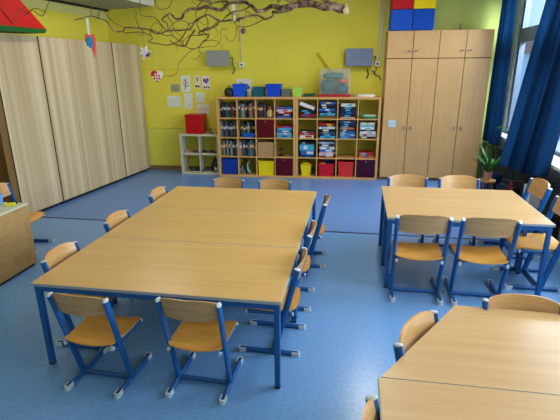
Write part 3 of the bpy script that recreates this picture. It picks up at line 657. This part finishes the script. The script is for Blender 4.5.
o = MB().box(-.035, .035, -.03, 0, 0, 1.26).build('cable_duct', C(206, 200, 150), loc=WL(4.53, 0, 2.085), rotz=RB); tag(o, 'wider pale cable duct left of the stacked padded cubes', 'cable duct')
t = thing('webcam_bracket', 'dark cables dangling below the right wall box', 'cables', WL(4.45, 0, 1.90), RB); MB().tube([(-.12, -.02, .05), (-.1, -.03, -.05), (-.13, -.03, -.12)], .012, 6).build('cable', M['black'], t); MB().tube([(-.03, -.02, .02), (.03, -.03, -.06), (.1, -.03, -.08), (.12, -.03, -.15)], .01, 6).build('cable', C(90, 84, 70), t)

# ------------------------------------------------------------------ hanging branch
BR=[
('limb', [(-0.125, 4.6, 2.5, 0.033), (-0.182, 4.63, 2.497, 0.0333), (-0.247, 4.592, 2.52, 0.0331), (-0.321, 4.572, 2.511, 0.0307), (-0.43, 4.615, 2.545, 0.0286), (-0.536, 4.624, 2.549, 0.0264), (-0.646, 4.579, 2.529, 0.0239), (-0.753, 4.581, 2.515, 0.0216), (-0.839, 4.626, 2.54, 0.0194), (-0.906, 4.612, 2.504, 0.0175), (-0.977, 4.571, 2.493, 0.0164), (-1.031, 4.596, 2.541, 0.0155), (-1.108, 4.63, 2.583, 0.0147), (-1.19, 4.597, 2.581, 0.0146), (-1.253, 4.571, 2.571, 0.0146), (-1.296, 4.611, 2.541, 0.0148), (-1.363, 4.626, 2.518, 0.0149), (-1.441, 4.582, 2.533, 0.0138), (-1.511, 4.578, 2.543, 0.0138), (-1.579, 4.623, 2.532, 0.013), (-1.67, 4.616, 2.533, 0.012), (-1.719, 4.573, 2.493, 0.0109), (-1.751, 4.591, 2.45, 0.0105), (-1.83, 4.63, 2.446, 0.0101), (-1.868, 4.601, 2.491, 0.008), (-1.898, 4.57, 2.479, 0.007), (-1.971, 4.606, 2.438, 0.0066), (-1.929, 4.628, 2.411, 0.0061), (-1.905, 4.586, 2.35, 0.0061)]),
('limb', [(-0.249, 4.626, 2.524, 0.0238), (-0.309, 4.651, 2.572, 0.0215), (-0.396, 4.651, 2.61, 0.0191), (-0.528, 4.717, 2.596, 0.0176), (-0.62, 4.75, 2.576, 0.0158), (-0.665, 4.715, 2.519, 0.0148), (-0.781, 4.691, 2.492, 0.0138), (-0.849, 4.732, 2.498, 0.011), (-0.852, 4.746, 2.463, 0.01), (-0.915, 4.701, 2.432, 0.01), (-0.945, 4.699, 2.442, 0.01), (-1.015, 4.744, 2.476, 0.0101), (-1.095, 4.735, 2.467, 0.0091), (-1.148, 4.692, 2.446, 0.009), (-1.278, 4.712, 2.432, 0.0091), (-1.405, 4.75, 2.429, 0.0092), (-1.509, 4.72, 2.485, 0.0081), (-1.575, 4.69, 2.465, 0.0081), (-1.665, 4.728, 2.428, 0.0077), (-1.72, 4.748, 2.364, 0.0078), (-1.792, 4.705, 2.347, 0.0072), (-1.964, 4.696, 2.34, 0.0068), (-2.085, 4.741, 2.317, 0.0063), (-2.181, 4.738, 2.357, 0.0063), (-2.237, 4.694, 2.37, 0.0068), (-2.422, 4.708, 2.384, 0.0063), (-2.482, 4.749, 2.354, 0.0059), (-2.572, 4.724, 2.354, 0.0059), (-2.62, 4.69, 2.445, 0.0053), (-2.737, 4.723, 2.485, 0.0053), (-2.83, 4.749, 2.51, 0.0048), (-2.896, 4.709, 2.488, 0.0048), (-3.0, 4.694, 2.469, 0.0037)]),
('twig', [(-1.151, 4.58, 2.408, 0.0069), (-1.268, 4.598, 2.417, 0.0069), (-1.364, 4.56, 2.402, 0.0069), (-1.433, 4.492, 2.338, 0.0064), (-1.555, 4.514, 2.31, 0.0059), (-1.548, 4.55, 2.285, 0.0055), (-1.465, 4.518, 2.29, 0.0054), (-1.458, 4.491, 2.252, 0.0049), (-1.53, 4.529, 2.218, 0.005), (-1.575, 4.547, 2.173, 0.005), (-1.635, 4.504, 2.153, 0.005), (-1.723, 4.497, 2.191, 0.0045), (-1.77, 4.542, 2.222, 0.004), (-1.838, 4.537, 2.28, 0.004), (-1.914, 4.493, 2.287, 0.004), (-2.054, 4.51, 2.342, 0.0045), (-2.179, 4.549, 2.353, 0.0046)]),
('twig', [(-1.63, 4.613, 2.337, 0.0081), (-1.698, 4.642, 2.274, 0.0077), (-1.736, 4.614, 2.197, 0.0082), (-1.786, 4.63, 2.189, 0.0072), (-1.852, 4.675, 2.201, 0.0062), (-1.885, 4.664, 2.211, 0.0052), (-1.908, 4.622, 2.248, 0.0041)]),
('twig', [(-1.718, 4.592, 2.328, 0.0056), (-1.799, 4.62, 2.246, 0.0056), (-1.906, 4.58, 2.198, 0.0051), (-1.985, 4.54, 2.206, 0.0046), (-2.129, 4.577, 2.23, 0.0041), (-2.092, 4.598, 2.259, 0.0041), (-2.081, 4.555, 2.285, 0.0041), (-2.181, 4.546, 2.324, 0.0046), (-2.368, 4.591, 2.321, 0.0041), (-2.398, 4.589, 2.341, 0.0041)]),
('twig', [(-1.635, 4.595, 2.166, 0.0031), (-1.747, 4.623, 2.1, 0.0026), (-1.826, 4.584, 2.003, 0.0026), (-1.829, 4.551, 1.934, 0.0026), (-1.903, 4.59, 1.894, 0.0026), (-2.043, 4.607, 1.894, 0.0026)]),
('twig', [(-0.906, 4.608, 2.432, 0.0049), (-1.014, 4.638, 2.383, 0.0045), (-1.109, 4.605, 2.354, 0.004), (-1.19, 4.606, 2.356, 0.0035), (-1.216, 4.651, 2.276, 0.003), (-1.258, 4.648, 2.229, 0.003), (-1.287, 4.604, 2.237, 0.0025), (-1.32, 4.618, 2.285, 0.0025)]),
('twig', [(-2.203, 4.629, 2.687, 0.0035), (-2.217, 4.656, 2.58, 0.0036), (-2.24, 4.707, 2.501, 0.0036), (-2.159, 4.817, 2.491, 0.0042), (-2.108, 4.822, 2.456, 0.0048), (-2.039, 4.777, 2.387, 0.0048), (-2.0, 4.784, 2.347, 0.0048)]),
('twig', [(-2.031, 4.623, 2.663, 0.003), (-2.045, 4.662, 2.595, 0.0031), (-2.044, 4.749, 2.558, 0.0031), (-2.042, 4.876, 2.573, 0.0032), (-1.989, 4.861, 2.589, 0.0032), (-1.934, 4.821, 2.65, 0.0031), (-1.929, 4.847, 2.701, 0.0031)]),
('twig', [(-1.552, 4.623, 2.458, 0.005), (-1.616, 4.649, 2.415, 0.0046), (-1.596, 4.639, 2.348, 0.0046), (-1.573, 4.692, 2.323, 0.0041), (-1.529, 4.73, 2.382, 0.0041), (-1.526, 4.701, 2.446, 0.0041), (-1.535, 4.67, 2.49, 0.004), (-1.49, 4.707, 2.567, 0.004)]),
('twig', [(-2.756, 4.623, 2.495, 0.0036), (-2.761, 4.649, 2.565, 0.0031), (-2.731, 4.639, 2.649, 0.0031), (-2.754, 4.692, 2.713, 0.0026)]),
('twig', [(-2.682, 4.628, 2.475, 0.0036), (-2.643, 4.658, 2.554, 0.0031), (-2.611, 4.723, 2.482, 0.0032), (-2.603, 4.841, 2.434, 0.0033), (-2.489, 4.838, 2.396, 0.0038)]),
('twig', [(-3.17, 4.613, 2.705, 0.0031), (-3.261, 4.671, 2.629, 0.0032), (-3.398, 4.795, 2.568, 0.0038), (-3.539, 4.93, 2.545, 0.004), (-3.574, 4.898, 2.563, 0.0034), (-3.596, 4.871, 2.602, 0.0034), (-3.718, 4.91, 2.578, 0.0034), (-3.784, 4.927, 2.634, 0.0034), (-3.823, 4.883, 2.578, 0.0034), (-3.894, 4.877, 2.464, 0.0028)]),
('twig', [(-3.26, 4.6, 2.543, 0.0026), (-3.399, 4.687, 2.586, 0.0027), (-3.584, 4.841, 2.608, 0.0028), (-3.774, 4.978, 2.566, 0.0029), (-3.841, 4.935, 2.574, 0.0029), (-3.869, 4.926, 2.468, 0.0029)]),
('twig', [(-1.255, 4.577, 2.572, 0.0078), (-1.328, 4.588, 2.593, 0.0068), (-1.419, 4.551, 2.573, 0.0063), (-1.483, 4.474, 2.583, 0.0058), (-1.541, 4.489, 2.542, 0.0048)]),
('twig', [(-0.53, 4.571, 2.542, 0.0095), (-0.586, 4.56, 2.594, 0.0085), (-0.639, 4.527, 2.557, 0.0075), (-0.691, 4.433, 2.572, 0.0065), (-0.755, 4.428, 2.548, 0.0056)]),
('twig', [(-1.046, 4.577, 2.539, 0.0073), (-1.11, 4.588, 2.507, 0.0058), (-1.161, 4.551, 2.495, 0.0048), (-1.201, 4.474, 2.47, 0.0048), (-1.266, 4.489, 2.438, 0.0039), (-1.33, 4.529, 2.398, 0.0039)]),
('twig', [(-1.668, 4.605, 2.356, 0.004), (-1.717, 4.635, 2.416, 0.0035), (-1.777, 4.601, 2.424, 0.003), (-1.84, 4.595, 2.406, 0.003), (-1.928, 4.639, 2.345, 0.0031)]),
('twig', [(-1.101, 4.626, 2.457, 0.0039), (-1.105, 4.651, 2.505, 0.0035), (-1.065, 4.651, 2.486, 0.0035), (-1.04, 4.717, 2.464, 0.003), (-1.007, 4.75, 2.439, 0.003)]),
('twig', [(-1.278, 4.587, 2.338, 0.003), (-1.358, 4.612, 2.332, 0.0025), (-1.35, 4.572, 2.255, 0.0025), (-1.389, 4.52, 2.178, 0.0025), (-1.514, 4.552, 2.172, 0.0025), (-1.587, 4.579, 2.165, 0.003)]),
('twig', [(-2.715, 4.63, 2.722, 0.0036), (-2.536, 4.655, 2.673, 0.0031), (-2.233, 4.691, 2.697, 0.0036), (-2.102, 4.793, 2.727, 0.0036), (-1.838, 4.805, 2.683, 0.0041), (-1.484, 4.761, 2.601, 0.0051)]),
('twig', [(-3.173, 4.625, 2.735, 0.0026), (-2.979, 4.66, 2.744, 0.0031), (-2.779, 4.74, 2.74, 0.0037)])]

t = thing('hanging_branch', 'long gnarled corkscrew branch hanging under the ceiling', 'branch', (-1.2, 4.6, 2.5))
org = Vector((-1.2, 4.6, 2.5))
for nm, pts in BR:
    P = [Vector(p[:3])-org for p in pts]; rr = [p[3]*1.15 for p in pts]
    # Catmull-Rom smoothing
    Q, q = [], []
    for i in range(len(P)-1):
        p0, p1, p2, p3 = P[max(i-1, 0)], P[i], P[i+1], P[min(i+2, len(P)-1)]
        for k in range(3):
            u = k/3; Q.append(.5*((2*p1)+(p2-p0)*u+(2*p0-5*p1+4*p2-p3)*u*u+(3*p1-3*p2+p3-p0)*u**3)); q.append(rr[i]*(1-u)+rr[i+1]*u)
    Q.append(P[-1]); q.append(rr[-1])
    MB().tube(Q, q, 7).build(nm, M['bark'] if nm == 'limb' else M['twigm'], t, True)
r_ = random.Random(21)
for k in range(34):
    nm, pts = BR[r_.choice((0, 1, 1, 2, 2, 4, 14, 16))]; p = Vector(r_.choice(pts[2:])[:3])-org
    a = r_.uniform(0, 6.28); L = r_.uniform(.10, .27); Q = [p]; q = [.0052]; n = 9; turn = r_.uniform(-.5, .5)
    for i in range(n):
        a += turn+r_.uniform(-.5, .5); turn += r_.uniform(-.25, .25)
        p = p+Vector((math.cos(a), r_.uniform(-.5, .5), math.sin(a)*.9))*(L/n)*1.3
        Q.append(p); q.append(.0052*(1-.75*(i+1)/n))
    MB().tube(Q, q, 5).build('twig', M['twigm'], t, True)
MB().tube([Vector((-.128, 4.6, 2.485))-org, Vector((-.12, 4.6, CH-.002))-org], .0025, 5).build('hanging_cord', C(190, 180, 110), t)
MB().tube([Vector((-1.06, 4.6, 2.53))-org, Vector((-1.06, 4.6, CH-.002))-org], .0025, 5).build('hanging_cord', C(190, 180, 110), t)
MB().lathe([(0, -.03), (.03, -.03), (.034, 0), (.03, .02), (0, .02)], 10).build('cut_end', C(206, 178, 140), t, loc=Vector((-.12, 4.6, 2.478))-org).rotation_euler.y = R(80)
# ornaments on it
t = thing('paper_bird', 'blue and coral paper bird on a white ribbon, above the wardrobes', 'ornament', (-2.79, 4.6, 2.24), R(15))
MB().box(-.012, .012, -.001, .001, .06, .235).build('ribbon', C(232, 228, 214), t)
MB().prism([(.028*math.cos(a)*(1.0), .0+.06*math.sin(a)) for a in [2*math.pi*k/14 for k in range(14)]], .012, 'y', -.012).build('body', C(30, 140, 200), t)
MB().prism([(-.045, .06), (-.03, .09), (.0, .07), (.05, .08), (.062, .03), (.05, -.06), (.03, -.17), (.01, -.06), (.03, 0), (.0, .06), (-.03, .0), (-.05, .0)], .004, 'y', -.004).build('wings', C(232, 98, 74), t)
MB().prism([(.0, .055), (-.036, .03), (-.036, -.03), (-.0, -.062), (-.02, 0)], .014, 'y', -.006).build('head_stripe', C(60, 50, 60), t)
t = thing('paper_star', 'white and lilac folded paper star hanging beside the wardrobe', 'ornament', (-2.185, 4.6, 2.13))
MB().prism([(r_*math.cos(a), r_*math.sin(a)) for a, r_ in [(math.pi*k/6+.2, .068 if k % 2 == 0 else .03) for k in range(12)]], .012, 'y', -.012).build('star', C(226, 214, 232), t)
MB().prism([(.01, -.03), (.05, .0), (.04, -.05)], .015, 'y', -.016).build('dark_fold', C(90, 70, 110), t)
MB().tube([(0, 0, .05), (.0, 0, .16), (.02, 0, .26)], .002, 4).build('thread', C(120, 100, 60), t)
t = thing('woven_heart', 'red and white checkered paper heart hanging on a thread', 'ornament', (-2.075, 4.6, 1.885))
rot = lambda x, z: ((x-z)*.7071, (x+z)*.7071-.055)
wh, rd = MB(), MB(); q_ = .019
for i in range(4):
    for j in range(4):
        a, b_ = i*q_, j*q_
        (wh if (i+j) % 2 else rd).prism([rot(a, b_), rot(a+q_, b_), rot(a+q_, b_+q_), rot(a, b_+q_)], .004, 'y', -.004)
rd.prism([rot(2*q_+2*q_*math.cos(math.pi*k/10), 4*q_+2*q_*math.sin(math.pi*k/10)) for k in range(11)], .004, 'y', -.004)
wh.prism([rot(4*q_+2*q_*math.sin(math.pi*k/10), 2*q_+2*q_*math.cos(math.pi*k/10)) for k in range(11)], .004, 'y', -.004)
rd.build('red_weave', C(206, 26, 40), t); wh.build('white_weave', C(238, 232, 228), t)
MB().tube([(0, 0, .05), (.01, 0, .2), (-.01, 0, .36)], .002, 4).build('thread', C(200, 190, 150), t)
t = thing('gift_tag', 'narrow white paper strip hanging from the middle of the branch', 'ornament', (-1.205, 4.55, 2.48)); MB().box(-.018, .018, -.001, .001, -.075, .075).build('strip', C(232, 228, 206), t); MB().tube([(0, 0, .075), (.0, .03, .10)], .002, 4).build('thread', C(220, 215, 190), t)
t = thing('seed_ball', 'small brown spiky ball hanging right of the cable duct', 'ornament', (-1.125, 4.6, 2.318)); o = MB(); bmesh.ops.create_icosphere(o.bm, subdivisions=3, radius=.024)
for i, v in enumerate(o.bm.verts): v.co *= 1+.25*((i*7) % 5)/5
o.build('ball', C(104, 84, 66), t); MB().tube([(0, 0, .02), (.01, 0, .13)], .002, 4).build('thread', C(120, 100, 60), t)

# ------------------------------------------------------------------ left desk box
DX = -3.25
t = thing('low_cupboard', 'low wooden cupboard at the left frame edge, pale top', 'cupboard', (DX, 3.30, 0))
MB().box(-.9, 0, 0, .53, .03, .655, .003).build('body', M['deskbox'], t); MB().box(-.9, .006, -.006, .536, .656, .676, .003).build('top', C(206, 200, 170), t); MB().box(-.88, -.02, .02, .51, 0, .03).build('plinth', M['black'], t)
MB().box(-.88, -.003, -.014, -.001, .035, .65).build('front_panel', C(60, 48, 36), t)
t = bin_('letter_tray', 'pale blue plastic tray on the low cupboard', 'tray', (DX-.32, 3.64, .6765), .28, .22, .10, C(110, 160, 212), taper=.92, rz=R(90))
o = MB().box(-.05, .05, -.02, .02, 0, .03, .005).build('sponge', C(222, 214, 60), loc=(DX-.10, 3.72, .6765), rotz=R(25)); tag(o, 'small yellow sponge on the low cupboard beside the tray', 'sponge')
o = MB().tube([(-.05, 0, .012), (.0, .01, .03), (.05, 0, .012)], .011, 8).build('marker_pen', M['black'], loc=(DX-.12, 3.78, .6765)); tag(o, 'black pen lying behind the yellow sponge', 'pen')

# ------------------------------------------------------------------ curtains
def curtain(label, xc, yt, yb, zt, zb, folds, amp, slant=0):
    t = thing('curtain', label, 'curtain', (xc, (yb[0]+yb[1])/2, zb), 0, 'dark blue window curtains'); oy, oz = (yb[0]+yb[1])/2, zb
    o = MB(); n, m = folds*10, 16; rows = []
    for j in range(m+1):
        v = j/m; z = zb+(zt-zb)*v; a = yb[0]+(yt[0]-yb[0])*v; b_ = yb[1]+(yt[1]-yb[1])*v; row = []
        for i in range(n+1):
            u = i/n; y = a+(b_-a)*u; ph = u*folds*2*math.pi
            x = amp*(math.sin(ph+.5*math.sin(v*2+u*5))+.35*math.sin(ph*.43+1+v))*(1-.25*v)
            row.append(o.bm.verts.new((x, y-oy, z-oz+slant*(1-u)*(1-v)+(.006*math.sin(ph*.5) if j == 0 else 0))))
        rows.append(row)
    for j in range(m):
        for i in range(n): o.bm.faces.new((rows[j][i], rows[j][i+1], rows[j+1][i+1], rows[j+1][i]))
    bmesh.ops.solidify(o.bm, geom=list(o.bm.faces), thickness=.003)
    o.build('fabric', M['curtain'], t, True)
    MB().tube([(0, min(yt)-oy-.05, zt-oz+.02), (0, max(yt)-oy+.05, zt-oz+.02)], .012, 8).build('curtain_rail', M['frame'], t)
curtain('wide dark blue curtain in front, gathered at the right frame edge', 2.21, (4.95, 5.88), (5.60, 6.84), 3.28, .585, 6, .08, .12)
curtain('dark blue curtain in the far corner beside the tall cabinet', 2.33, (7.90, 8.42), (7.74, 8.46), 3.28, .72, 4, .045)

# ------------------------------------------------------------------ under the windows
for k, (a, b_, lab) in enumerate(((5.85, 7.2, 'grey radiator under the window, nearer one below the front curtain'), (7.3, 8.35, 'grey radiator in the far right corner under the back curtain'))):
    t = thing('radiator', lab, 'radiator', (XR-.10, (a+b_)/2, .12), 0, 'radiators under the windows'); w = (b_-a)/2
    MB().box(-.03, .03, -w, w, 0, .48, .006).build('panel', C(70, 74, 74), t)
    o = MB(); k_ = -w+.04
    while k_ < w-.03: o.box(-.04, -.031, k_, k_+.02, .03, .45, .003); k_ += .06
    o.build('fins', C(64, 68, 68), t); o = MB(); o.box(-.01, .01, -w+.05, -w+.08, -.12, 0); o.box(-.01, .01, w-.08, w-.05, -.12, 0); o.build('feet', M['black'], t)
    MB().lathe([(.0, 0), (.028, .005), (.03, .04), (.02, .05), (0, .05)], 14).build('valve', C(90, 90, 92), t, loc=(-.045, -w-.02, .38)).rotation_euler.y = R(-90)
# slim grey cupboard against the back wall beside the cabinet
def pot_plant(label, loc, potc, leafn, L, zp, stand=True, seed=1, col='leaf', droop=.75, spread=.75):
    r_ = random.Random(seed); t = thing('potted_plant', label, 'plant', loc)
    MB().lathe([(.042, 0), (.046, .01), (.060, .115), (.064, .115), (.064, .13), (.055, .13), (.052, .11), (0, .11)], 18).build('pot', potc, t, True)
    for k in range(leafn):
        a = r_.uniform(0, 6.28); l = L*r_.uniform(.6, 1.1); o = MB(); n = 7; ca, sa = math.cos(a), math.sin(a); vs = []
        up = r_.uniform(.5, 1.0)
        for i in range(n+1):
            u = i/n; rr = l*u*spread; z = .11+l*up*(u-droop*u*u); w = .022*math.sin(math.pi*min(1, u*.9+.1))+.001
            vs.append((o.bm.verts.new((ca*rr-sa*w, sa*rr+ca*w, z)), o.bm.verts.new((ca*rr, sa*rr, z-.006)), o.bm.verts.new((ca*rr+sa*w, sa*rr-ca*w, z))))
        for p, q in zip(vs, vs[1:]): o.bm.faces.new((p[0], p[1], q[1], q[0])); o.bm.faces.new((p[1], p[2], q[2], q[1]))
        bmesh.ops.solidify(o.bm, geom=list(o.bm.faces), thickness=.0015)
        o.build('leaf', M[col], t, True)
    return t
t = thing('plant_stool', 'small wooden stool under the potted plant near the curtains', 'stool', (2.03, 6.98, 0)); MB().lathe([(.12, .305), (.12, .33), (0, .33)], 20).build('seat', C(176, 130, 80), t)
for a in (45, 135, 225, 315): MB().tube([(.08*math.cos(R(a)), .08*math.sin(R(a)), .31), (.12*math.cos(R(a)), .12*math.sin(R(a)), .0)], .012, 8).build('leg', C(150, 108, 64), t)
pot_plant('green spider plant in a pinkish pot on the stool beside the curtain', (2.03, 6.98, .3305), C(206, 150, 128), 30, .62, 0, seed=4, droop=.35, spread=.5)
pot_plant('green leafy plant on the window sill between the two curtains', (2.50, 7.45, .8605), C(120, 84, 60), 22, .40, 0, seed=9)
t = thing('side_table', 'low dark green board standing in the far right corner', 'board', (2.36, 8.2, 0), 0)
MB().box(-.10, .10, -.12, .12, .68, .70).build('top', C(64, 88, 50), t)
for a, b_ in ((-.08, -.10), (.08, -.10), (-.08, .10), (.08, .10)): MB().box(a-.012, a+.012, b_-.012, b_+.012, 0, .68).build('leg', C(100, 104, 84), t)
t = thing('folding_scooter', 'small red toy scooter leaning below the front curtain', 'scooter', (2.10, 6.15, 0), R(70))
MB().box(-.22, .12, -.045, .045, .07, .09, .005).build('deck', C(190, 26, 30), t); MB().tube([(.14, 0, .09), (.07, 0, .50)], .016, 8).build('stem', C(196, 30, 34), t); MB().tube([(.07, -.13, .50), (.07, .13, .50)], .013, 8).build('handlebar', M['black'], t); MB().tube([(.12, 0, .08), (.17, -.0, .05)], .014, 8).build('fork', C(196, 30, 34), t)
for x in (-.24, .18): MB().lathe([(0, -.012), (.045, -.012), (.05, 0), (.045, .012), (0, .012)], 18).build('wheel', M['black'], t, loc=(x, 0, .05)).rotation_euler.x = R(90)
def schoolbag(loc, rz, col, lab, s=1):
    t = thing('school_bag', lab, 'bag', loc, rz, 'school bags under the window'); MB().box(-.15*s, .15*s, -.09*s, .09*s, 0, .34*s, .03*s).build('body', col, t); MB().box(-.12*s, .12*s, -.125*s, -.091*s, .04*s, .19*s, .012*s).build('pocket', col, t)
    MB().tube([(-.04*s, 0, .34*s), (-.03*s, 0, .38*s), (.03*s, 0, .38*s), (.04*s, 0, .34*s)], .008, 6).build('handle', M['black'], t)
schoolbag((2.22, 6.62, 0), R(-70), C(24, 26, 40), 'black school bag on the floor behind the scooter'); schoolbag((2.30, 5.40, 0), R(-85), C(34, 24, 26), 'dark brown school bag below the gathered curtain')
schoolbag((2.24, 7.45, 0), R(-80), C(24, 48, 104), 'navy school bag on the floor beside the plant stool')
t = thing('floor_box', 'narrow white carton standing under the curtain edge', 'carton', (2.26, 5.86, 0), R(5)); MB().box(-.07, .07, -.09, .09, 0, .52, .004).build('body', C(206, 206, 204), t); MB().box(-.072, .072, -.092, .092, .5205, .535).build('flap', C(190, 190, 186), t)
